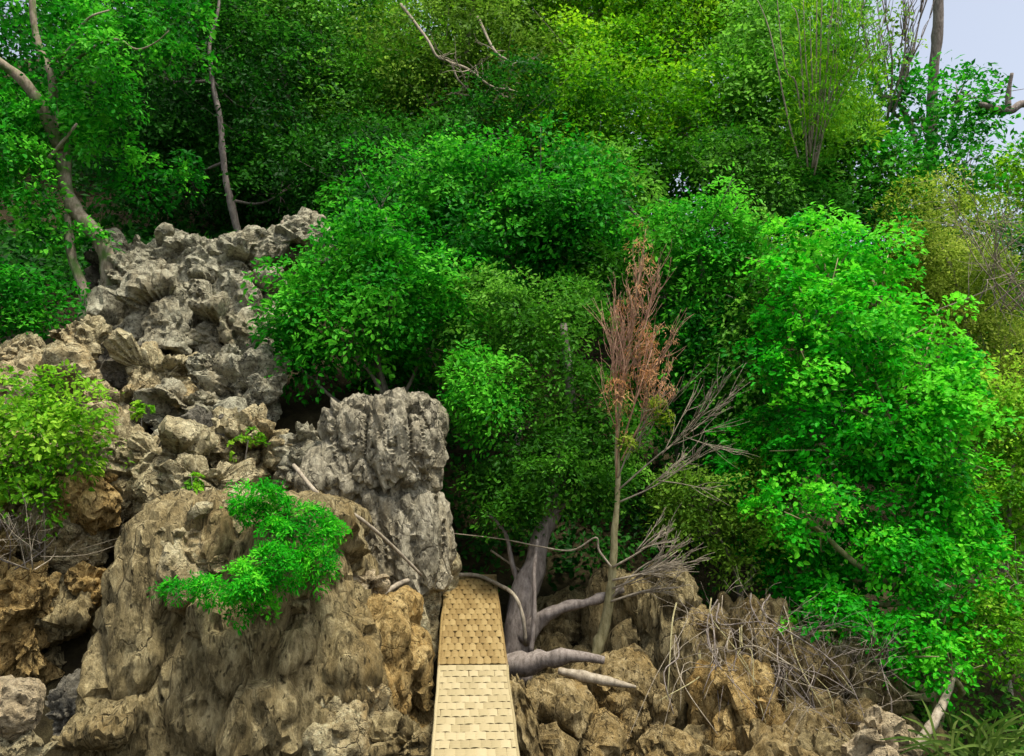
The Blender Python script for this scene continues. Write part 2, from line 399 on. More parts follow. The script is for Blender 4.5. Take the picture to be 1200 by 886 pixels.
outcrop('overhanging_ledge', 'tan rock ledge with an ochre underside overhanging the dark hollow on the left', 'rock', [
    (143, 546, 120, 110, 9.3, dict(rot=15)), (108, 566, 80, 66, 9.0, dict(rot=28, m=M_OCHRE, box=.7)), (195, 545, 90, 84, 9.2, {}), (165, 590, 90, 50, 9.1, dict(rot=25)),
    (240, 570, 80, 60, 8.9, dict(cell=.4, low=.35)), (60, 555, 120, 80, 9.5, {}),
], M_TAN, gpt(140, 600, 9.4))
outcrop('rock_wall', 'brown lumpy rock wall under the ledge at the left edge with dark hollows', 'rock', [
    (62, 640, 120, 110, 9.2, dict(m=M_TAN)), (110, 655, 80, 90, 9.4, dict(m=M_BROWN)), (92, 700, 76, 70, 8.7, dict(m=M_OCHRE, box=.8)),
    (38, 732, 66, 120, 8.4, dict(rot=8, box=.75)), (92, 752, 80, 90, 8.9, dict(m=M_BROWN)), (4, 700, 36, 160, 8.5, dict(m=M_OCHRE)), (80, 610, 70, 40, 8.9, dict(m=M_TAN, sub=4)),
    (70, 770, 170, 160, 9.6, dict(m=M_BROWN, th=.4)), (-60, 680, 140, 260, 8.8, {}),
], M_OCHRE, gpt(60, 800, 9))
outcrop('large_boulder', 'huge brown boulder with a fluted face filling the lower left foreground', 'boulder', [
    (290, 772, 280, 366, 8.1, dict(sub=6, box=.4, low=.16, cell=.9, flute=.42, crack=.06, fine=.07, th=.7, taper=.1, bil=.07, fac=.6)),
    (205, 640, 126, 116, 7.6, dict(m=M_TAN, box=.6, sub=5)), (190, 770, 120, 230, 7.75, dict(flute=.5, box=.6, bil=.08)), (385, 800, 130, 210, 7.6, dict(flute=.45, taper=.2, bil=.08)),
    (295, 790, 160, 210, 7.4, dict(flute=.5, box=.7, bil=.08, crack=.06)), (300, 620, 130, 90, 7.9, dict(m=M_TAN)), (252, 655, 62, 56, 7.35, dict(m=M_TAN, sub=4)), (345, 735, 120, 110, 7.45, dict(flute=.7)),
    (240, 850, 120, 110, 7.3, dict(flute=.7)), (415, 860, 90, 120, 7.3, dict(flute=.6, m=M_TAN, taper=.2)),
], M_BROWN, gpt(290, 900, 8.0))
outcrop('rock_pillar', 'square topped grey rock pillar with vertical grooves standing left of the walkway', 'rock', [
    (450, 526, 124, 106, 9.6, dict(sub=6, box=.42, low=.12, flute=.4, cell=.36, crack=.06, rot=-6, bil=.08)), (466, 636, 96, 114, 9.45, dict(box=.42, low=.12, flute=.36, cell=.36, rot=-4, bil=.08, crack=.06)),
    (432, 640, 80, 120, 9.6, dict(flute=.4)), (404, 562, 66, 44, 9.3, dict(box=.8)), (385, 578, 30, 44, 9.15, S4), (360, 530, 60, 60, 9.7, dict(rot=35, m=M_GREY)),
    (345, 560, 60, 70, 9.5, dict(rot=30, m=M_GREY)), (393, 512, 26, 36, 9.5, S4), (500, 674, 22, 30, 10.0, dict(m=M_TAN, sub=4)), (470, 500, 40, 30, 9.5, S4), (375, 610, 100, 90, 9.6, dict(m=M_TAN)),
], M_FLUTE, gpt(460, 700, 9.7))
single('boulder', 'rounded ochre streaked boulder just left of the woven walkway', 'boulder', (450, 772, 92, 134, 8.0, dict(box=.75, flute=.35, taper=.08, fac=.4)), M_OCHRE)
single('boulder', 'lichen speckled upright rock under the thin root beside the walkway end', 'boulder', (480, 726, 46, 110, 9.2, dict(box=.55, flute=.5, fac=.4)), M_TAN)
single('boulder', 'small pale rock with a rounded top between the fern clump and the bent root', 'boulder', (428, 688, 50, 48, 8.2, dict(box=.8)), M_PALE)
single('boulder', 'cream coloured rounded boulder at the bottom left corner', 'boulder', (12, 826, 66, 62, 6.0, dict(box=.9, crack=.015, low=.1, fac=.2, bil=.05)), M_PALE)
single('boulder', 'low mottled yellowish rock beneath the cream boulder', 'boulder', (24, 882, 110, 60, 5.9, dict(box=.8, fac=.4)), M_TAN)
single('boulder', 'grey rubble rock at the mouth of the dark hollow', 'boulder', (98, 832, 90, 60, 7.6, dict(box=.8)), M_DARKR)
single('boulder', 'flat brown rock at the foot of the hollow right of the cream boulder', 'boulder', (115, 874, 110, 56, 6.9, dict(box=.8)), M_BROWN)
single('boulder', 'narrow ochre stone wedged between rounded boulder and walkway', 'boulder', (490, 800, 36, 90, 8.0, dict(box=.8, sub=4)), M_OCHRE)
single('boulder', 'grey brown rubble at the bottom edge left of the walkway', 'boulder', (478, 872, 90, 70, 7.2, dict(box=.8)), M_BROWN)
outcrop('rocky_bank', 'ochre and brown rock bank below the roots right of the walkway', 'rock bank', [
    (700, 826, 120, 84, 9.1, dict(box=.55, flute=.7)), (662, 866, 110, 76, 8.2, dict(rot=28, flute=.5)), (762, 858, 66, 90, 8.6, dict(taper=.45, box=.8)),
    (748, 775, 60, 200, 9.9, dict(flute=.35, bil=.1, m=M_BROWN)), (790, 775, 76, 210, 9.7, dict(flute=.35, bil=.1, m=M_BROWN, label='tall ribbed rock face behind the dead tree')), (828, 810, 56, 180, 9.5, dict(flute=.35, bil=.1)), (862, 805, 70, 190, 9.4, dict(flute=.35, bil=.1, m=M_BROWN)),
    (905, 800, 84, 210, 9.2, dict(flute=.35, bil=.08)), (872, 850, 110, 150, 8.7, dict(flute=.4, m=M_OCHRE, bil=.08)), (950, 830, 84, 150, 9.0, dict(flute=.4, bil=.08)), (720, 740, 60, 150, 10.3, dict(m=M_BROWN, flute=.4)),
    (650, 815, 100, 90, 9.8, dict(m=M_BROWN)), (985, 872, 80, 80, 8.7, dict(flute=.6)), (700, 770, 180, 120, 10.6, dict(m=M_BROWN, th=.4)),
    (700, 872, 100, 90, 8.8, dict(m=M_OCHRE)), (600, 900, 120, 80, 8.6, dict(m=M_BROWN)), (900, 900, 160, 100, 8.4, {}), (760, 900, 120, 80, 8.6, dict(m=M_BROWN)), (985, 905, 120, 90, 8.3, dict(m=M_BROWN)),
    (620, 775, 90, 120, 10.6, dict(m=M_BROWN)), (1060, 900, 120, 90, 8.8, dict(m=M_BROWN)), (1010, 820, 90, 120, 9.3, dict(m=M_BROWN)),
], M_CLIFF, gpt(780, 880, 9.5))
single('boulder', 'pale orange pointed rock at the bottom right below the twigs', 'boulder', (1030, 872, 46, 60, 7.9, dict(box=.8, taper=.4, sub=4)), M_PALE)
single('boulder', 'brown sloping rock against the right side of the walkway', 'boulder', (622, 850, 46, 120, 7.7, dict(box=.7, rot=-18, flute=.5)), M_CLIFF)
single('boulder', 'brown rock under the thick lying root by the walkway', 'boulder', (625, 822, 74, 50, 9.4, dict(box=.7)), M_BROWN)

# ------------------------------------------------------------------ foliage
def leaves(cent, axis, rc, n, size, tint, asp=.5, dome=.5, droop=.25, spread=.5, far=False):
    """n leaves on each clump centre -> vertices, quads, tint"""
    C = np.repeat(cent, n, 0); A = np.repeat(axis, n, 0); rcs = np.repeat(rc, n); m = len(C)
    rd = rng.normal(size=(m, 3)); tg = rd - A * (rd * A).sum(1)[:, None]; tg /= np.linalg.norm(tg, axis=1)[:, None] + 1e-9
    rho = np.sqrt(rng.random(m)); 
    pos = C + tg * (rho * rcs)[:, None] + A * (rcs * dome * (1 - rho ** 2) + rcs * rng.normal(0, .12, m))[:, None]
    D = tg * .8 + A * .35 + rng.normal(0, .35, (m, 3)); D[:, 2] -= droop; D /= np.linalg.norm(D, axis=1)[:, None]
    Nn = A + tg * .4 + rng.normal(0, spread, (m, 3)); Nn -= D * (Nn * D).sum(1)[:, None]; Nn /= np.linalg.norm(Nn, axis=1)[:, None] + 1e-9
    S = np.cross(D, Nn)
    L = size * rng.uniform(.5, 1.5, m); Wd = L * asp * .5 * rng.uniform(.8, 1.2, m); lift = Wd * .35
    L = L[:, None]; Wd = Wd[:, None]; lift = lift[:, None]
    base = pos - D * L * .5
    if far:
        mid = base + D * L * .5 + Nn * lift * .6
        v = np.stack([base, mid + S * Wd * 1.15, base + D * L - Nn * lift * .4, mid - S * Wd * 1.15], 1)
        k = np.arange(m)[:, None] * 4; t = np.clip(np.repeat(tint, n) + rng.normal(0, .1, m), 0, 1)
        return v.reshape(-1, 3), np.concatenate([k + np.array([[0, 1, 2]]), k + np.array([[0, 2, 3]])]), np.repeat(t, 4)
    v = np.stack([base, base + D * L * .3 + S * Wd + Nn * lift, base + D * L * .7 + S * Wd * .8 + Nn * lift * .7, base + D * L - Nn * lift * .4,
                  base + D * L * .7 - S * Wd * .8 + Nn * lift * .7, base + D * L * .3 - S * Wd + Nn * lift], 1)
    k = np.arange(m)[:, None] * 6
    F = np.concatenate([k + np.array([[0, 1, 2, 3]]), k + np.array([[0, 3, 4, 5]])])
    t = np.clip(np.repeat(tint, n) + rng.normal(0, .1, m), 0, 1)
    return v.reshape(-1, 3), F, np.repeat(t, 6)

LEAF = .74
def foliage(lobes, leaf_px=8, cover=1.5, clump_px=30, asp=.5, dome=.5, droop=.25, spread=.24, tint=.5, tvar=.26, solid=.2, sub_px=30):
    Vs, Fs, Ts, off = [], [], [], 0; far = min(l[4] for l in lobes) > 12.9
    for lb in lobes:
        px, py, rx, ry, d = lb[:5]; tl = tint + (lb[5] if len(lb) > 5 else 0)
        s = d / FPX; c = P(px, py, d); r = np.array((rx * s, .85 * (rx + ry) / 2 * s, ry * s))
        lp = leaf_px * LEAF; nl = int(cover * .85 * 4 * math.pi * ((rx * ry + rx * rx * .8 + ry * ry * .8) / 2.6) / (lp * lp * asp * .72))
        per = 26; nc = max(8, nl // per)
        ns = int(np.clip(rx * ry / sub_px ** 2 * 6, 6, 60))
        us = rng.normal(size=(ns, 3)); us /= np.linalg.norm(us, axis=1)[:, None]
        sc = us * r * rng.uniform(.5, 1.0, ns)[:, None]; sr = rng.uniform(.3, .52, ns)[:, None] * r * (1 + 1.2 / math.sqrt(ns)) * .68
        st_ = rng.normal(0, tvar, ns)
        k = rng.integers(0, ns, nc); u = rng.normal(size=(nc, 3)) + us[k] * .6; u[:, 2] += .75; u /= np.linalg.norm(u, axis=1)[:, None]
        cen = sc[k] + u * sr[k] * np.where(rng.random(nc) < .14, rng.uniform(1.1, 1.55, nc), rng.uniform(.7, 1.1, nc))[:, None]
        inn = rng.random(nc) < solid
        u2 = rng.normal(size=(nc, 3)); u2 /= np.linalg.norm(u2, axis=1)[:, None]
        u = np.where(inn[:, None], u2, u); cen = c + np.where(inn[:, None], u2 * r * rng.uniform(.4, .85, nc)[:, None], cen)
        ax = u / r; ax /= np.linalg.norm(ax, axis=1)[:, None]; ax = ax * .75 + rng.normal(0, .3, (nc, 3)); ax[:, 2] += .55; ax /= np.linalg.norm(ax, axis=1)[:, None]
        rc = clump_px * s * rng.uniform(.5, 1.1, nc)
        # colour patches over neighbouring shoots, plus lobe offsets that carry some light and shade
        tt = tl + .6 * tvar * rng.normal(size=nc) + np.where(inn, 0, st_[k]) + .2 * noise3(cen * 1.7 / (s * 100) + 3.1)
        v, f, t = leaves(cen, ax, rc, per, lp * s, tt, asp, dome, droop, spread, far)
        Vs.append(v); Fs.append(f + off); Ts.append(t); off += len(v)
    return np_mesh('crown', np.vstack(Vs), [np.vstack(Fs)], False, {'tint': np.concatenate(Ts)})

def tree(name, label, cat, lobes, mat, base=None, trunk=None, tr=.09, bark=None, group=None, limbs=True, **kw):
    """trunk: list of photo points (px, py, depth); else it rises from the ground under the crown to the lobes"""
    L = np.array([l[:5] for l in lobes], float); cen = np.array([P(l[0], l[1], l[4]) for l in lobes])
    if trunk: pts = px_path(trunk)
    else:
        if base is not None: b = np.array(gpt(*base))
        else: 
            b = cen.mean(0).copy(); b[1] += .3; b[2] = float(ground(b[0], b[1]))
        top = cen[np.argmax(cen[:, 2])]
        mid = b * .5 + cen.mean(0) * .5 + rng.normal(0, .15, 3)
        pts = [b - np.array((0, 0, .2)), b * .75 + mid * .25, mid, cen.mean(0) * .6 + top * .4, top]
    pts = np.array(pts); t = thing(name, label, cat, pts[0], group)
    tb = Tubes(); tb.add(pts, np.linspace(tr, tr * .3, len(pts)), 9, 6, .35, seed=len(lobes))
    link('trunk', tb.mesh('trunk'), bark or B_GREY, t)
    if limbs:
        for i, c in enumerate(cen):
            dd = np.linalg.norm(pts - c, axis=1) + np.where(pts[:, 2] > c[2] + .1, 2, 0); k = int(np.argmin(dd)); a = pts[max(0, k - 1) if k == len(pts) - 1 else k]
            if np.linalg.norm(a - c) < .25: continue
            tb = Tubes(); m = (a + c) / 2 + rng.normal(0, .1, 3) + np.array((0, 0, -.08))
            tb.add([a, m, c], [tr * .45, tr * .32, tr * .15], 6, 5)
            s = L[i, 4] / FPX
            for q in range(6):
                e = c + rng.normal(0, .45, 3) * np.array((L[i, 2], L[i, 2], L[i, 3])) * s
                tb.add([m * .4 + c * .6, (m * .2 + c * .5 + e * .3), e], [tr * .2, tr * .12, tr * .04], 5, 4)
            link('branch', tb.mesh('branch'), bark or B_GREY, t)
    link('crown', foliage(lobes, **kw), mat, t)
    return t

def undergrowth(name, n, xr, yr, mat, size, skip=None):
    x = rng.uniform(*xr, n); y = rng.uniform(*yr, n)
    if skip is not None: k = ~skip(x, y); x, y = x[k], y[k]
    c = np.stack([x, y, ground(x, y) + rng.uniform(.0, .45, len(x)) * np.clip(y / 14, .3, 2)], 1)
    ax = np.tile(np.array((0, -.55, .8)), (len(x), 1)) + rng.normal(0, .3, (len(x), 3)); ax /= np.linalg.norm(ax, axis=1)[:, None]
    v, f, t = leaves(c, ax, .03 * y * rng.uniform(.6, 1.2, len(x)), 16, size * np.repeat(y, 16) / 12, np.clip(rng.normal(.45, .25, len(x)), 0, 1), far=True)
    return tag(link(name, np_mesh(name, v, [f], False, {'tint': t}), mat), 'dark low undergrowth covering the forest floor behind the trees' if 'floor' in name else 'low green growth at the foot of the bright bush', 'undergrowth', kind='stuff')
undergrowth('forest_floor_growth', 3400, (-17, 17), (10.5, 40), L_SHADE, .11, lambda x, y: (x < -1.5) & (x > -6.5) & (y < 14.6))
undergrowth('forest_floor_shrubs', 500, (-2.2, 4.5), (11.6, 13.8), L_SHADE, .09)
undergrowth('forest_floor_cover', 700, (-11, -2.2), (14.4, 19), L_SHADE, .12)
undergrowth('bank_growth', 500, (3.3, 7), (7.6, 10.5), L_FOREST, .09)
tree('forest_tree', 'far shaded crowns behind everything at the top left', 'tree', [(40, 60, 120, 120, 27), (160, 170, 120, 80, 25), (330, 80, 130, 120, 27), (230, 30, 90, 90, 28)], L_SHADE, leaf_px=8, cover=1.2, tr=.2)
tree('forest_tree', 'far green crowns behind the olive tree and the sunny crown', 'tree', [(520, 60, 130, 110, 27), (680, 80, 120, 110, 27), (830, 80, 110, 110, 26), (430, 160, 110, 80, 25)], L_YELLOW, leaf_px=8, cover=1.2, tr=.2)
tree('forest_tree', 'dense dark green crowns filling the slope between the tall canes and the bright bush', 'tree', [(900, 260, 80, 60, 16.5), (980, 260, 70, 50, 16.5), (1030, 290, 60, 60, 16), (820, 230, 80, 60, 17), (1150, 330, 90, 80, 17)], L_DEEP, leaf_px=8, cover=1.4, tr=.12, tint=.6)
# --- back row -----------------------------------------------------------
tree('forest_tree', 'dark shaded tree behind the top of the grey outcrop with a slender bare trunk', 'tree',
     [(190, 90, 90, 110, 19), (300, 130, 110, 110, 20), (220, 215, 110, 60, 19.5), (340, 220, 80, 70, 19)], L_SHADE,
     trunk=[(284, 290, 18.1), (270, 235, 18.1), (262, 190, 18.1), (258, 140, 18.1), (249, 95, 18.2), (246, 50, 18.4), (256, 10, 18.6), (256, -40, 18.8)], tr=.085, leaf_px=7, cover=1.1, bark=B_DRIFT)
tree('forest_tree', 'mid green tree at the top edge left of the olive tree', 'tree',
     [(390, 50, 90, 90, 22), (440, 150, 80, 80, 20), (330, 20, 90, 60, 23), (240, -20, 90, 70, 22)], L_FOREST, leaf_px=7, cover=1.4, tr=.12)
olive = tree('olive_tree', 'dull olive tree with pale bare branches showing at the top centre', 'tree',
     [(520, 50, 90, 70, 20), (600, 90, 90, 70, 20), (500, 110, 60, 50, 19.5), (560, -20, 120, 60, 21)], L_OLIVE, leaf_px=6.5, cover=.95, solid=.3, tint=.5, tr=.12, bark=B_PALE)
tree('broadleaf_tree', 'sunny yellow green tree along the top edge right of centre', 'tree',
     [(700, 20, 100, 60, 22), (790, 40, 90, 55, 21), (860, 20, 80, 60, 22), (760, -30, 130, 50, 22), (690, 90, 80, 50, 20)], L_YELLOW, leaf_px=7, cover=1.5, tr=.12)
tree('broadleaf_tree', 'leafy green tree behind the dead tree, below the sunny crown', 'tree',
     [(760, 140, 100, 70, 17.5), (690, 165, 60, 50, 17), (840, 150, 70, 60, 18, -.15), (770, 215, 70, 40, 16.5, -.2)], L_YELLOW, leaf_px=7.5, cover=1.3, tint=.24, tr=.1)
tree('forest_tree', 'dark green tree behind the tall pale stems left of the sky', 'tree',
     [(920, 60, 80, 80, 19), (900, 150, 70, 80, 18), (975, 130, 44, 70, 18.5), (940, 200, 80, 70, 17.5), (1000, 210, 70, 60, 17)], L_FOREST, leaf_px=8, cover=1.5, tint=.7, tr=.12)
tree('broadleaf_tree', 'open crowned green tree with sky showing between its leaves below the bare grey trunk', 'tree',
     [(1085, 150, 55, 60, 17), (1130, 110, 40, 42, 17), (1060, 200, 70, 50, 16.5), (1130, 190, 50, 50, 16.5), (1030, 110, 36, 45, 17.5), (1100, 230, 70, 36, 16.3)], L_EMER, leaf_px=9, cover=.6, solid=.35, tint=.5, tr=.1)
tree('broadleaf_tree', 'sliver of light green tree at the right edge beneath the dead branch', 'tree', [(1200, 215, 40, 36, 18), (1250, 260, 70, 60, 18)], L_YELLOW, leaf_px=7, tr=.08)
tree('shrubby_tree', 'dry yellowish olive shrub beside the sky gap on the right', 'shrub',
     [(1105, 290, 68, 66, 15), (1140, 350, 60, 60, 14.5), (1170, 440, 50, 70, 14), (1200, 520, 40, 70, 13.5), (1090, 340, 40, 60, 15)], L_DRYY, leaf_px=6, asp=.3, cover=1.1, tint=.6, tr=.07)
tree('broadleaf_tree', 'shaded olive brown tree with hanging leaves between bright bush and tall stems', 'tree', [(880, 230, 55, 65, 15.5), (850, 200, 40, 40, 15.6)], L_FOREST, leaf_px=6.5, cover=1.1, tint=.28, tr=.08)
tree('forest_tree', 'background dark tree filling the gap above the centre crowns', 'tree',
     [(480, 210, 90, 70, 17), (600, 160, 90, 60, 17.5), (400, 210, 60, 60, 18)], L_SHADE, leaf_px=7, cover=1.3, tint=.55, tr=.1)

# --- middle row ----------------------------------------------------------
tree('broadleaf_tree', 'rounded emerald crown spreading in the middle of the hillside', 'tree',
     [(560, 225, 90, 60, 14), (640, 230, 80, 70, 13.6), (520, 270, 60, 60, 13.8), (600, 300, 90, 80, 13.4), (690, 290, 60, 70, 13.2)], L_EMER, leaf_px=8, cover=1.4, tr=.11, tint=.36)
tree('broadleaf_tree', 'emerald tree leaning over the right shoulder of the grey outcrop', 'tree',
     [(430, 300, 60, 50, 11.6), (370, 340, 60, 55, 11.3), (460, 345, 70, 55, 11.2), (400, 400, 80, 50, 11.2), (350, 430, 45, 36, 11.1), (500, 390, 55, 60, 11.6)], L_EMER,
     base=(500, 560, 12), leaf_px=9, cover=1.3, tr=.09, tint=.55)
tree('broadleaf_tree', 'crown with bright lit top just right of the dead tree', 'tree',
     [(820, 280, 66, 50, 12.6, .15), (850, 340, 60, 60, 12.3), (800, 350, 50, 60, 12.8), (840, 440, 60, 80, 12.2, -.2), (780, 460, 60, 90, 12.8, -.25), (860, 520, 50, 60, 11.8, -.1)], L_EMER, leaf_px=8, cover=1.3, tr=.1)  # lit top and shaded lower lobes put into the leaf tint
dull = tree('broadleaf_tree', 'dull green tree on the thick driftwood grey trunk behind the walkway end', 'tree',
     [(640, 370, 60, 50, 11.0), (650, 460, 66, 60, 10.6, -.05), (640, 550, 80, 55, 10.4, -.2), (700, 530, 50, 70, 10.6, -.25), (590, 580, 50, 40, 10.5, -.25), (655, 572, 46, 26, 9.8, -.25), (705, 578, 40, 26, 9.9, -.3), (610, 598, 40, 22, 9.9, -.3), (560, 410, 60, 80, 11.6, -.1)], L_FOREST,  # low lobes tinted darker: the hollow's shade put into the leaves
     trunk=[(606, 800, 9.6), (606, 745, 9.7), (612, 700, 9.8), (626, 660, 9.9), (636, 622, 10.0), (652, 585, 10.2), (656, 540, 10.4), (668, 480, 10.8), (660, 380, 11.2)], tr=.19, bark=B_DRIFT, leaf_px=7.5, cover=1.1, limbs=False)
for pts in ([(612, 700, 9.8), (600, 660, 9.9), (592, 625, 10.0), (570, 600, 10.2)], [(640, 612, 10.0), (668, 585, 10.1), (700, 560, 10.2)]):
    add_branch(dull, pts, .04, .015, B_DRIFT)
tree('hanging_shrub', 'emerald clump of leaves hanging above the square rock pillar', 'shrub', [(568, 455, 36, 48, 10.4), (575, 495, 32, 36, 10.3)], L_EMER, leaf_px=8, cover=1.6, tint=.75, trunk=[(650, 560, 11), (630, 500, 10.8), (600, 470, 10.6), (572, 450, 10.4)], tr=.04, bark=B_DARK)
tree('broadleaf_tree', 'olive brown leafed sapling leaning right of the pale dead trunk', 'tree', [(830, 610, 56, 44, 10.2), (870, 585, 46, 40, 10.2, .1), (880, 650, 60, 36, 10.0), (800, 580, 40, 30, 10.4)], L_OLIVE, leaf_px=7, cover=1.0, tint=.5, tr=.05)

tree('broadleaf_tree', 'mid green foliage filling between the outcrop tree and the dull green tree', 'tree', [(440, 235, 60, 45, 15), (500, 330, 60, 50, 12.9), (545, 360, 50, 50, 12.6), (480, 440, 50, 40, 12.2, -.2)], L_EMER, leaf_px=8, cover=1.2, tint=.4, tr=.08)
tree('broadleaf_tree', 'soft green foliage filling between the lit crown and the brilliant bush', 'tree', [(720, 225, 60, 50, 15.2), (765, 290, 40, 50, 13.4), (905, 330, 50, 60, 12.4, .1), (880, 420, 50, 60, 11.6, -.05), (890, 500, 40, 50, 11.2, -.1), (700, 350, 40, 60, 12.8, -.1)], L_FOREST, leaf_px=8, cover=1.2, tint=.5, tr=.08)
# --- the bright bush on the right --------------------------------------------
tree('large_bush', 'big brilliant green bush cascading down the right side of the slope', 'bush',
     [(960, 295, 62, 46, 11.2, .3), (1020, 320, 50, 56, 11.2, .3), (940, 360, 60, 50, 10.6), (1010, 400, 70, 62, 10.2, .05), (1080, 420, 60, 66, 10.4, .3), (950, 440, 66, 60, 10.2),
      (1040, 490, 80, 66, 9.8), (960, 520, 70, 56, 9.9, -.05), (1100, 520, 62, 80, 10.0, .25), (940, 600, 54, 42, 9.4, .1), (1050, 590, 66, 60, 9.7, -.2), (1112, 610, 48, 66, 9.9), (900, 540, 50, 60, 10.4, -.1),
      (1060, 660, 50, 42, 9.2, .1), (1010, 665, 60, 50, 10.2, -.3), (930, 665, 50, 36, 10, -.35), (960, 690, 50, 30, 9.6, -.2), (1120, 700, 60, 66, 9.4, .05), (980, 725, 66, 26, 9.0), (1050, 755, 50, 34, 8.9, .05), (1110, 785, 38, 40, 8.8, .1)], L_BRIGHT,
     trunk=[(1065, 920, 9.4), (1080, 870, 9.5), (1100, 820, 9.6), (1090, 700, 10), (1060, 560, 10.4), (1010, 400, 10.9)], tr=.12, bark=B_OLIVE, leaf_px=8.6, cover=1.15, clump_px=24, asp=.6)
tree('small_shrub', 'light green shrub hugging the right edge beside the brilliant bush', 'shrub', [(1185, 610, 36, 60, 10.4, .1), (1190, 500, 34, 70, 11, .2), (1165, 560, 26, 50, 10.8, .2), (1170, 760, 50, 50, 9.2), (1200, 700, 40, 50, 10)], L_LIME, leaf_px=8, cover=1.2, tint=.25, tr=.05)

# --- left side -------------------------------------------------------------
lt = tree('leaning_tree', 'bent mossy trunked tree with emerald leaves at the left edge above the outcrop', 'tree',
     [(28, 230, 46, 60, 12.4, .1), (10, 170, 40, 40, 12.6), (115, 88, 48, 40, 12.6, .1), (90, 130, 60, 40, 12.8), (125, 165, 36, 36, 12.8), (30, 110, 40, 40, 13.4, -.2),
      (120, 20, 60, 40, 13), (40, 20, 60, 40, 13.6, -.1), (175, 215, 50, 30, 13.4, -.25), (190, 40, 50, 40, 13.8, -.2), (-30, 200, 50, 90, 12.6), (98, 285, 18, 16, 12.3, -.1), (60, 270, 24, 20, 12.4), (75, 60, 26, 20, 12.5)], L_EMER,
     trunk=[(132, 345, 12.5), (126, 305, 12.5), (112, 275, 12.5), (90, 248, 12.6), (76, 215, 12.7), (74, 170, 12.8), (62, 125, 12.9), (60, 90, 12.9), (42, 40, 13), (36, -40, 13.1)], tr=.14, bark=B_MOSS, leaf_px=9, cover=.8, limbs=False)
add_branch(lt, [(72, 175, 12.75), (45, 120, 12.5), (22, 90, 12.4), (-15, 62, 12.3)], .1, .06, B_MOSS)
add_branch(lt, [(60, 72, 12.9), (82, 58, 12.7), (92, 36, 12.6), (106, 20, 12.5), (128, 12, 12.6)], .035, .012, B_PALE)
add_branch(lt, [(56, 186, 12.5), (72, 168, 12.4), (90, 145, 12.3)], .03, .018, B_PALE)
add_branch(lt, [(66, 95, 12.9), (100, 62, 12.6), (135, 46, 12.4), (160, 58, 12.4), (182, 50, 12.4), (198, 36, 12.4)], .028, .006, B_MOSS)
add_branch(lt, [(100, 372, 12.3), (98, 340, 12.3), (84, 300, 12.4), (80, 250, 12.6)], .08, .06, B_MOSS, 'trunk_stem')
tree('small_shrub', 'dark green leafy shrub under the leaning tree at the left edge', 'shrub', [(40, 352, 46, 34, 11.6), (20, 385, 36, 26, 11.5), (-20, 360, 40, 40, 11.6)], L_EMER, leaf_px=9, cover=1.1, tint=.3, tr=.03)
tree('small_shrub', 'pale lime green shrub on the rocks at the left edge', 'shrub', [(60, 490, 54, 46, 8.6, .1), (20, 520, 50, 60, 8.5), (85, 520, 36, 40, 8.6), (-20, 540, 50, 80, 8.6), (30, 590, 34, 30, 8.4, -.15)], L_LIME, leaf_px=9, cover=.8, tint=.5, solid=.5, tr=.014, bark=B_PALE, base=(30, 600, 8.7))
tree('fern_clump', 'crescent of feathery bright green plants growing on top of the huge boulder', 'plant',
     [(300, 585, 38, 22, 7.35), (345, 615, 36, 24, 7.2), (375, 650, 30, 30, 7.05), (330, 668, 40, 26, 6.85), (285, 690, 40, 24, 6.75), (235, 690, 32, 14, 6.8), (300, 712, 26, 14, 6.7), (375, 620, 24, 22, 7.15)], L_BRIGHT, leaf_px=7.5, asp=.28, cover=1.4, clump_px=17, tr=.02, tint=.45, limbs=False, trunk=[(335, 650, 7.35), (340, 640, 7.3), (345, 622, 7.2)])
tree('seedling', 'tiny yellow green tuft on rock above the fern crescent', 'plant', [(290, 522, 20, 18, 9.1)], L_LIME, leaf_px=7, cover=.5, clump_px=10, tr=.012, limbs=False, group='tiny plants in the rock cracks')
tree('seedling', 'tiny light green sprig beside the overhanging ledge', 'plant', [(225, 566, 14, 12, 8.4)], L_LIME, leaf_px=7, cover=.6, clump_px=8, tr=.01, limbs=False, group='tiny plants in the rock cracks')
tree('seedling', 'single tiny sprig in a crack of the grey outcrop', 'plant', [(166, 490, 9, 14, 9.7)], L_LIME, leaf_px=7, cover=.5, clump_px=7, tr=.01, limbs=False, group='tiny plants in the rock cracks')

# ------------------------------------------------------------------ dead wood
def twigs(tb, a, b, r, depth, n, spread, up=0.0, rs=None):
    a = np.array(a); b = np.array(b); L = np.linalg.norm(b - a)
    m = (a + b) / 2 + rng.normal(0, .06 * L, 3)
    tb.add([a, m, b], [r, r * .75, r * .35], 5, 3)
    if depth <= 0: return
    for q in range(n):
        t = rng.uniform(.25, .95); s = a * (1 - t) + b * t if rng.random() < .5 else (a * (1 - t) ** 2 + 2 * m * t * (1 - t) + b * t * t)
        dr = (b - a) / L + rng.normal(0, spread, 3); dr[2] += up; dr /= np.linalg.norm(dr)
        twigs(tb, s, s + dr * L * rng.uniform(.35, .65), r * .55, depth - 1, n, spread, up)

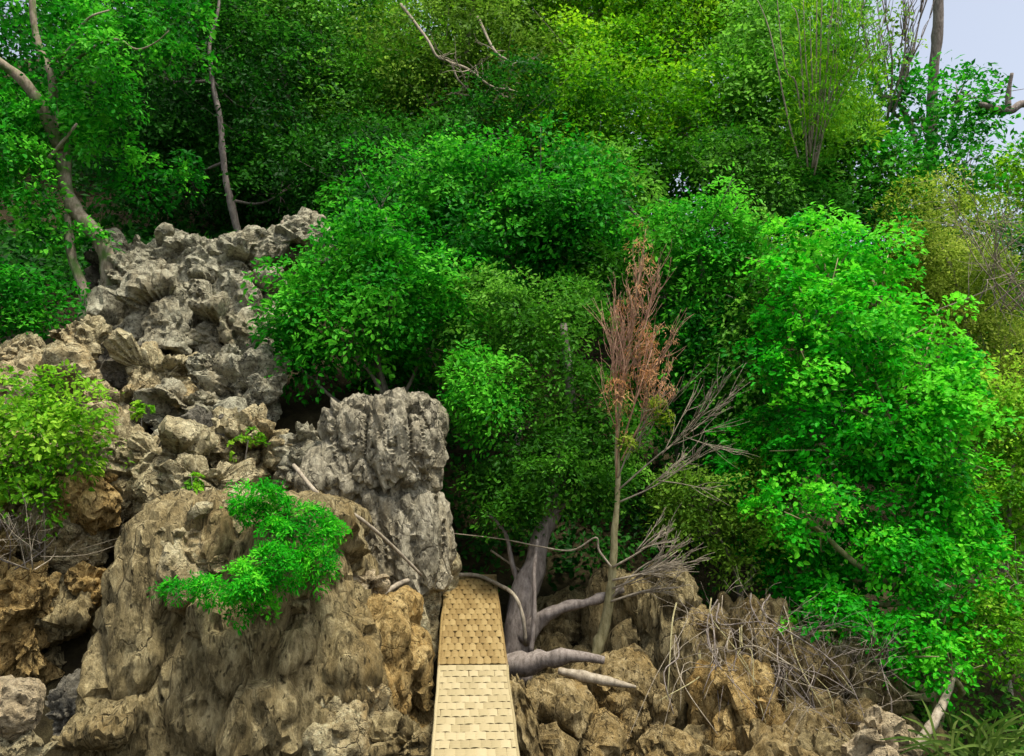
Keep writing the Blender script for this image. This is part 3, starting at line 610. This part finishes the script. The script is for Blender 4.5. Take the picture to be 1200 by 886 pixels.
dt = thing('dead_tree', 'slim dead tree with reddish brown withered top in the middle of the slope', 'tree', P(700, 775, 9.5))
tb = Tubes(); q = px_path([(694, 780, 9.5), (708, 735, 9.5), (716, 690, 9.45), (720, 630, 9.45), (724, 570, 9.5), (724, 500, 9.5), (736, 420, 9.5), (748, 330, 9.6), (757, 268, 9.6)])
tb.add(q, [.07, .056, .046, .038, .031, .024, .018, .011, .004], 9, 6, .4); link('trunk', tb.mesh('trunk'), B_OLIVE, dt)
for (a, b, n, m, dp) in [((722, 560), (718, 430), 6, B_RED, 2), ((724, 520), (738, 380), 7, B_RED, 2), ((726, 530), (764, 410), 7, B_RED, 2), ((732, 440), (750, 320), 6, B_RED, 2), ((728, 540), (778, 450), 6, B_RED, 2), ((726, 470), (722, 380), 5, B_RED, 2), ((738, 420), (764, 350), 5, B_RED, 2),
                      ((724, 575), (818, 500), 7, B_PALE, 2), ((722, 590), (812, 540), 6, B_PALE, 2), ((724, 560), (780, 480), 5, B_PALE, 2)]:
    tb = Tubes(); twigs(tb, P(*a, 9.48), P(*b, 9.4), .011, dp, n + 1, .3 if m is B_RED else .3, .3 if m is B_RED else .1); link('branch', tb.mesh('branch'), m, dt)
for (a, b) in [((718, 690), (795, 645)), ((718, 680), (795, 662)), ((718, 700), (780, 650)), ((716, 705), (790, 688)), ((718, 665), (775, 625))]:
    tb = Tubes(); twigs(tb, P(*a, 9.4), P(*b, 9.25), .014, 2, 6, .22, .03); link('branch', tb.mesh('branch'), B_PALE, dt)
link('withered_leaves', foliage([(765, 430, 26, 50, 9.4, .1), (766, 440, 20, 36, 9.35, .1), (735, 470, 26, 50, 9.45), (745, 380, 24, 60, 9.5, -.1), (752, 310, 12, 40, 9.55)], leaf_px=7, asp=.16, cover=.12, clump_px=16, droop=.9, tint=.5), L_DEAD, dt)
link('yellowing_leaves', foliage([(770, 488, 16, 22, 9.35), (735, 520, 14, 14, 9.4)], leaf_px=7, asp=.3, cover=.5, clump_px=12, tint=.5), L_DRYY, dt)

def stick(name, label, cat, pts, r0, r1, mat, rough=.25, group=None, sides=8):
    tb = Tubes(); q = px_path(pts); tb.add(q, np.linspace(r0, r1, len(q)) if not isinstance(r0, list) else r0, sides, 6, rough, seed=len(pts) + pts[0][0]); return tag(link(name, tb.mesh(name), mat), label, cat, group)
stick('root', 'long bent root arching over the far end of the woven walkway', 'root', [(392, 735, 8.1), (412, 716, 8.2), (440, 702, 8.3), (468, 684, 8.7), (490, 678, 9.2), (522, 675, 10.0), (556, 674, 10.28), (582, 684, 9.9), (602, 697, 9.5), (612, 720, 9.4), (616, 752, 9.4)], .028, .02, B_PALE)
stick('stick', 'thin straight stick leaning across the grey pillar', 'stick', [(344, 545, 8.7), (372, 578, 8.4), (400, 594, 8.3), (428, 612, 8.4), (460, 640, 8.6), (494, 674, 8.8)], .022, .016, B_PALE)
stick('root', 'thick grey root lying flat toward the dead tree', 'root', [(592, 780, 9.1), (630, 776, 8.9), (665, 768, 8.8), (708, 774, 8.8)], .13, .035, B_DRIFT, .5)
stick('root', 'grey limb curving up right from the driftwood trunk', 'root', [(612, 750, 9.6), (632, 728, 9.55), (660, 712, 9.5), (695, 704, 9.5), (730, 690, 9.6)], .11, .03, B_DRIFT, .5)
stick('stick', 'pale broken stick lying under the thick grey root', 'stick', [(655, 786, 8.6), (685, 793, 8.5), (715, 799, 8.5), (745, 805, 8.5)], [.035, .06, .045, .015], .02, B_PALE)
stick('stick', 'short pale stub at the foot of the dead tree', 'stick', [(684, 772, 9.15), (698, 774, 9.1), (710, 778, 9.05)], [.03, .035, .015], .02, B_PALE)
stick('stick', 'pale horizontal twig crossing behind the driftwood trunk', 'stick', [(530, 625, 10), (590, 632, 9.8), (630, 640, 9.6), (670, 645, 9.5), (698, 630, 9.4), (702, 645, 9.4), (716, 664, 9.35)], .006, .013, B_PALE)
stick('stick', 'upright twin stem rising beside the driftwood trunk', 'stick', [(622, 766, 9.35), (626, 720, 9.4), (626, 670, 9.5), (630, 632, 9.7)], .03, .018, B_DRIFT)
stick('stick', 'small curved dead twig by the pale rock left of the walkway', 'stick', [(398, 716, 7.7), (412, 728, 7.6), (404, 742, 7.6), (404, 758, 7.6)], .018, .01, B_PALE)
stick('stick', 'slanting twig in the dark gap right of the pillar', 'stick', [(575, 645, 10.2), (600, 662, 10.1), (614, 672, 10)], .012, .012, B_PALE)
stick('stem', 'pale leaning bare stem at the foot of the brilliant bush', 'stem', [(1060, 905, 8.2), (1078, 872, 8.25), (1096, 842, 8.4), (1110, 812, 8.7), (1122, 770, 9.2)], .06, .035, B_PALE)
stick('dead_branch', 'weathered branch lying along the top of the grey outcrop', 'branch', [(330, 262, 13), (352, 272, 13), (372, 284, 12.9)], .06, .03, B_PALE)

rt = thing('root_tangle', 'mass of hanging pale roots over the rock bank right of the dead tree', 'roots', P(860, 720, 9.3))
for i in range(44):
    x0 = rng.uniform(790, 925); y0 = rng.uniform(695, 770); x1 = x0 + rng.uniform(-70, 130); y1 = rng.uniform(790, 890); d0 = 9.2 + rng.normal(0, .15); d1 = 8.3 + rng.uniform(-.2, .3)
    tb = Tubes(); a, b = P(x0, y0, d0), P(x1, y1, d1); m = P((x0 + x1) / 2 + rng.normal(0, 16), (y0 + y1) / 2 + rng.normal(0, 12), (d0 + d1) / 2 - .12); m2 = P(x0 + rng.normal(0, 6), y0 + 25, d0 - .2)
    tb.add([a, m2, m, b], np.array([.011, .010, .008, .004]) * rng.uniform(.35, .95), 5, 4, 0); link('root', tb.mesh('root'), [B_OLIVE, B_DRIFT, B_PALE, B_DRIFT][i % 4], rt)
for k, (cx, cy, lab, n, sz) in enumerate([(895, 745, 'grey leafless brush piled on the bank below the bright bush', 22, 70), (965, 810, 'loose pale dry brush at the foot of the bright bush', 20, 75), (1000, 780, 'thin bleached twigs under the lowest bright green branches', 14, 60),
                                          (1180, 315, 'pale leafless twig bush at the right edge below the sky', 30, 100), (1185, 700, 'small grey twig bush at the right edge beside lower greenery', 14, 50), (22, 640, 'bare grey twigs below the lime shrub at the left edge', 14, 55)]):
    d = [9.0, 8.7, 8.9, 13.6, 10.2, 8.3][k]
    t = thing('twig_brush', lab, 'twigs', P(cx, cy + sz * .5, d), 'dry twig bushes')
    for i in range(int(n * .62)):
        tb = Tubes(); a = P(cx + rng.normal(0, sz * .3), cy + sz * .5, d + rng.normal(0, .15)); ang = rng.uniform(-1.3, 1.3)
        b = P(cx + math.sin(ang) * sz, cy - math.cos(ang) * sz * .7 * (1 if k not in (0, 1) else rng.choice((-1, 1))), d + rng.normal(-.2, .3))
        twigs(tb, a, b, .0075 * d / 9, 2, 4, .6, -.1); link('twig', tb.mesh('twig'), B_PALE if i % 3 else B_DRIFT, t)

# tall pale stems left of the sky
ts = thing('cane_clump', 'tall clump of pale upright canes reaching the top edge left of the sky', 'canes', P(952, 205, 16))
for i in range(14):
    x = rng.normal(958, 16); tb = Tubes(); y0 = rng.uniform(150, 210); lean = (x - 955) * 1.2
    tb.add([P(950 + (x - 955) * .3, y0, 15.4), P(x, y0 - 70, 15.3), P(x + lean * .5, rng.uniform(10, 80), 15.2), P(x + lean, rng.uniform(-50, 20), 15.2)], [.018, .016, .012, .005], 5, 4); link('cane', tb.mesh('cane'), B_PALE, ts)
link('cane_leaves', foliage([(975, 60, 40, 80, 15.6), (985, 130, 36, 60, 15.5), (950, 120, 30, 70, 15.5)], leaf_px=10, asp=.16, cover=.6, clump_px=22, droop=-.5, tint=.45), L_YELLOW, ts)
st = thing('sapling', 'wispy dark twigged sapling against the sky beside the tall canes', 'tree', P(1040, 140, 17))
for (a, b) in [((1040, 140), (1030, -20)), ((1042, 130), (1062, 20)), ((1044, 140), (1085, -10)), ((1036, 120), (1010, -10)), ((1050, 120), (1064, 60))]:
    tb = Tubes(); twigs(tb, P(*a, 17), P(*b, 17), .03, 2, 5, .25, .3); link('branch', tb.mesh('branch'), B_DRIFT, st)
link('sparse_leaves', foliage([(1030, 40, 30, 50, 17), (1040, 100, 24, 40, 17)], leaf_px=6, cover=.12, clump_px=14), L_OLIVE, st)
stick('bare_trunk', 'single bare grey trunk standing upright against the sky', 'tree', [(1090, 330, 18.5), (1091, 200, 18.3), (1094, 90, 18.2), (1099, 30, 18.2), (1100, -60, 18.2)], .13, .1, B_DRIFT)
db = thing('dead_tree', 'dead tree past the right edge reaching a forked branch into the sky', 'tree', gpt(1300, 350, 16.5))
for pts, r0, r1 in [([(1300, 520, 16.5), (1295, 300, 16.5), (1270, 180, 16.5), (1240, 110, 16.4)], .2, .1), ([(1275, 180, 16.5), (1235, 130, 16.3), (1200, 122, 16.2), (1180, 130, 16.1), (1148, 122, 16.0)], .11, .05), ([(1181, 128, 16.1), (1182, 108, 16.1), (1186, 86, 16.1)], .06, .03)]:
    tb = Tubes(); q = px_path(pts); tb.add(q, np.linspace(r0, r1, len(q)), 9, 6, .3); link('trunk' if r0 > .15 else 'branch', tb.mesh('branch'), B_DRIFT, db)
for pts in [[(470, 5, 19.2), (500, 45, 18.2), (512, 66, 18), (528, 74, 18), (536, 92, 18), (552, 112, 18.1), (556, 140, 18.3)], [(528, 74, 18), (550, 82, 18), (575, 101, 18), (600, 106, 18), (628, 116, 18.4)], [(560, 20, 19), (580, 60, 18.2), (600, 75, 18.1), (596, 96, 18.4)]]:
    br = add_branch(olive, pts, .035, .012, B_PALE)
    for q in range(7):
        tb = Tubes(); i = rng.integers(1, len(pts) - 1); a = P(*pts[i]); twigs(tb, a, a + rng.normal(0, .35, 3), .014, 1, 3, .3)
        link('twig', tb.mesh('twig'), B_PALE, br)
# palm like fronds, bottom right
fr = thing('frond_clump', 'spiky olive fronds at the bottom right corner', 'plant', P(1150, 890, 7.8))
for i in range(60):
    tb = Tubes(); ang = rng.uniform(-1.4, 1.5); L = rng.uniform(50, 110); x0 = 1150 + rng.normal(0, 25); y0 = 900
    a = P(x0, y0, 7.8 + rng.normal(0, .2)); b = P(x0 + math.sin(ang) * L, y0 - math.cos(ang) * L * .8, 7.6 + rng.normal(0, .3)); m = (a + b) / 2 + np.array((0, 0, .12))
    pa, _ = smooth_path([a, m, b], [1, 1, 1], 5); k = len(pa); T = np.gradient(pa, axis=0); S = np.cross(T, np.array((0, -1, .4))); S /= np.linalg.norm(S, axis=1)[:, None]
    wd = .012 * np.sin(np.linspace(.35, np.pi, k))[:, None] + .001
    V = np.stack([pa - S * wd, pa + np.array((0, 0, -.008)), pa + S * wd], 1).reshape(-1, 3); j = np.arange(k - 1)[:, None] * 3
    F = np.concatenate([j + np.array([[0, 1, 4, 3]]), j + np.array([[1, 2, 5, 4]])])
    link('frond', np_mesh('frond', V, [F], True, {'tint': np.full(len(V), rng.random())}), L_FROND, fr)

# ------------------------------------------------------------------ woven walkway
def weave_mat(name, a, b_, c):
    m, t, b = mat_new(name); L = t.links; tc = t.nodes.new('ShaderNodeTexCoord'); oi = t.nodes.new('ShaderNodeObjectInfo')
    mp = t.nodes.new('ShaderNodeMapping'); mp.inputs['Scale'].default_value = (3, 60, 60); L.new(tc.outputs['Object'], mp.inputs[0])
    n = t.nodes.new('ShaderNodeTexNoise'); n.inputs['Scale'].default_value = 1.2; n.inputs['Detail'].default_value = 5; L.new(mp.outputs[0], n.inputs[0])
    ad = t.nodes.new('ShaderNodeMath'); ad.operation = 'MULTIPLY_ADD'; L.new(oi.outputs['Random'], ad.inputs[0]); ad.inputs[1].default_value = .45
    s2 = t.nodes.new('ShaderNodeMath'); s2.operation = 'MULTIPLY'; L.new(n.outputs['Fac'], s2.inputs[0]); s2.inputs[1].default_value = .6; L.new(s2.outputs[0], ad.inputs[2])
    r = ramp(t, [(.2, a), (.5, b_), (.85, c)], ad.outputs[0]); L.new(r.outputs[0], b.inputs['Base Color']); b.inputs['Roughness'].default_value = .6
    bp = t.nodes.new('ShaderNodeBump'); bp.inputs['Distance'].default_value = .004; L.new(n.outputs['Fac'], bp.inputs['Height']); L.new(bp.outputs[0], b.inputs['Normal'])
    return m
W_LIGHT = weave_mat('straw_weave', (.22, .175, .083), (.295, .24, .122), (.35, .29, .162))
W_BROWN = weave_mat('weathered_weave', (.13, .08, .02), (.2, .135, .043), (.27, .195, .075))  # browner straw of the upper run; tree shade also put into its colour
W_GAP = bark_mat('weave_backing', (.07, .042, .014), (.11, .07, .025), (.15, .1, .038))
A = P(557.5, 886, 6.06); Bp = P(551, 675, 10.34); Mid = P(553, 778, 7.69)
u = (Bp - A); Ltot = np.linalg.norm(u); u /= Ltot
wv = np.cross(u, (0, 0, 1.)); wv /= np.linalg.norm(wv); nv = np.cross(wv, u)
A0 = A - u * .5
Lm = float((Mid - A0) @ u); Le = float((Bp - A0) @ u)
wk = thing('woven_walkway', 'narrow woven straw walkway ramp climbing between the rocks', 'walkway', A0)
def wpt(s, t_, h=0): return A0 + u * s + wv * t_ + nv * h
def slab(s0, s1, t0, t1, h0, h1):
    V = [wpt(s, t_, h) for s in (s0, s1) for t_ in (t0, t1) for h in (h0, h1)]
    F = np.array([[0, 1, 3, 2], [4, 6, 7, 5], [0, 4, 5, 1], [2, 3, 7, 6], [0, 2, 6, 4], [1, 5, 7, 3]]); return np.array(V), F
HW = .3
def strip_mesh(ls, lt, hgt, hexed=True):
    """arched strip: local x along the walkway's width, y along its run, z up"""
    n, m = 7, 4; V, F = [], []
    for i in range(n):
        for j in range(m):
            a, b = i / (n - 1), j / (m - 1); z = hgt * (max(0, math.sin(math.pi * a)) ** .6 * .85 + .15 * math.sin(math.pi * b)) - .004
            V.append(((a - .5) * lt, (b - .5) * ls * (1 - .42 * max(0, abs(2 * a - 1) * 1.6 - .6) if hexed else 1 - .13 * math.sin(math.pi * a)), z))
    for i in range(n - 1):
        for j in range(m - 1): F.append((i * m + j, (i + 1) * m + j, (i + 1) * m + j + 1, i * m + j + 1))
    return np_mesh('woven_strip', V, [np.array(F)])
from mathutils import Matrix
rotm = Matrix((Vector(wv), Vector(u), Vector(nv))).transposed()
def panel(s0, s1, rows, cols, mat, name, hgt, fill):
    V, F = slab(s0, s1, -HW + .004, HW - .004, -.055, -.024); pn = link(name, np_mesh(name, V, [F], False), W_GAP, wk)
    pl = (s1 - s0) / rows; pw = 2 * HW / cols; hx = 'brown' in mat.name or 'weather' in mat.name; kx = 1.24 if hx else 1.06; me = strip_mesh(pl * fill * kx, pw * (1.04 if hx else 1.09), hgt, hx); me.materials.append(mat)
    half = strip_mesh(pl * fill * kx, pw * .52, hgt * .8, hx); half.materials.append(mat)
    for r in range(rows):
        xs = [(-HW + pw * (c + .5), me) for c in range(cols)] if r % 2 == 0 else [(-HW + pw * .25, half)] + [(-HW + pw * (c + 1), me) for c in range(cols - 1)] + [(HW - pw * .25, half)]
        for x, ms in xs:
            o = bpy.data.objects.new('woven_strip', ms); COL.objects.link(o); o.parent = pn
            mw = Matrix.Translation(Vector(wpt(s0 + pl * (r + .5) + random.gauss(0, .002), x + random.gauss(0, .003), -.010 + random.gauss(0, .0012)))) @ rotm.to_4x4() @ Matrix.Rotation(random.gauss(0, .018), 4, 'Z')
            o.matrix_basis = mw
panel(0, Lm, 17, 8, W_LIGHT, 'straw_panel', .007, .975)
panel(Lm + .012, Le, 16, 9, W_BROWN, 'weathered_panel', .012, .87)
for sgn in (-1, 1):
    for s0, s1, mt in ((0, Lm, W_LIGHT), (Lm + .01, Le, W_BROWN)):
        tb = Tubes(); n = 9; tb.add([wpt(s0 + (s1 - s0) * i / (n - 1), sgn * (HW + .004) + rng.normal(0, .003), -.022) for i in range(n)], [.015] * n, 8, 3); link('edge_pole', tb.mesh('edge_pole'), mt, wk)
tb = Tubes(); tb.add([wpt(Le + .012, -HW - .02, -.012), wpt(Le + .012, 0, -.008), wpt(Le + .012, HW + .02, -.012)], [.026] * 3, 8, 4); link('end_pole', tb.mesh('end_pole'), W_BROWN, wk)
for s in (.3, 1.6, 3.0, 4.5):
    for sgn in (-1, 1):
        p = wpt(s, sgn * .24, -.05); tb = Tubes(); z0 = float(ground(p[0], p[1])) - .3; tb.add([np.array((p[0], p[1], z0)), p], [.045, .04], 8, 3, .15); link('support_post', tb.mesh('support_post'), B_DARK, wk)

import sys
if '--tris' in sys.argv: print('TRIS', {k: sum(len(o.data.loops) - 2 * len(o.data.polygons) for o in SC.objects if o.type == 'MESH' and k in o.name) for k in ('', 'rock', 'crown', 'boulder', 'twig')})
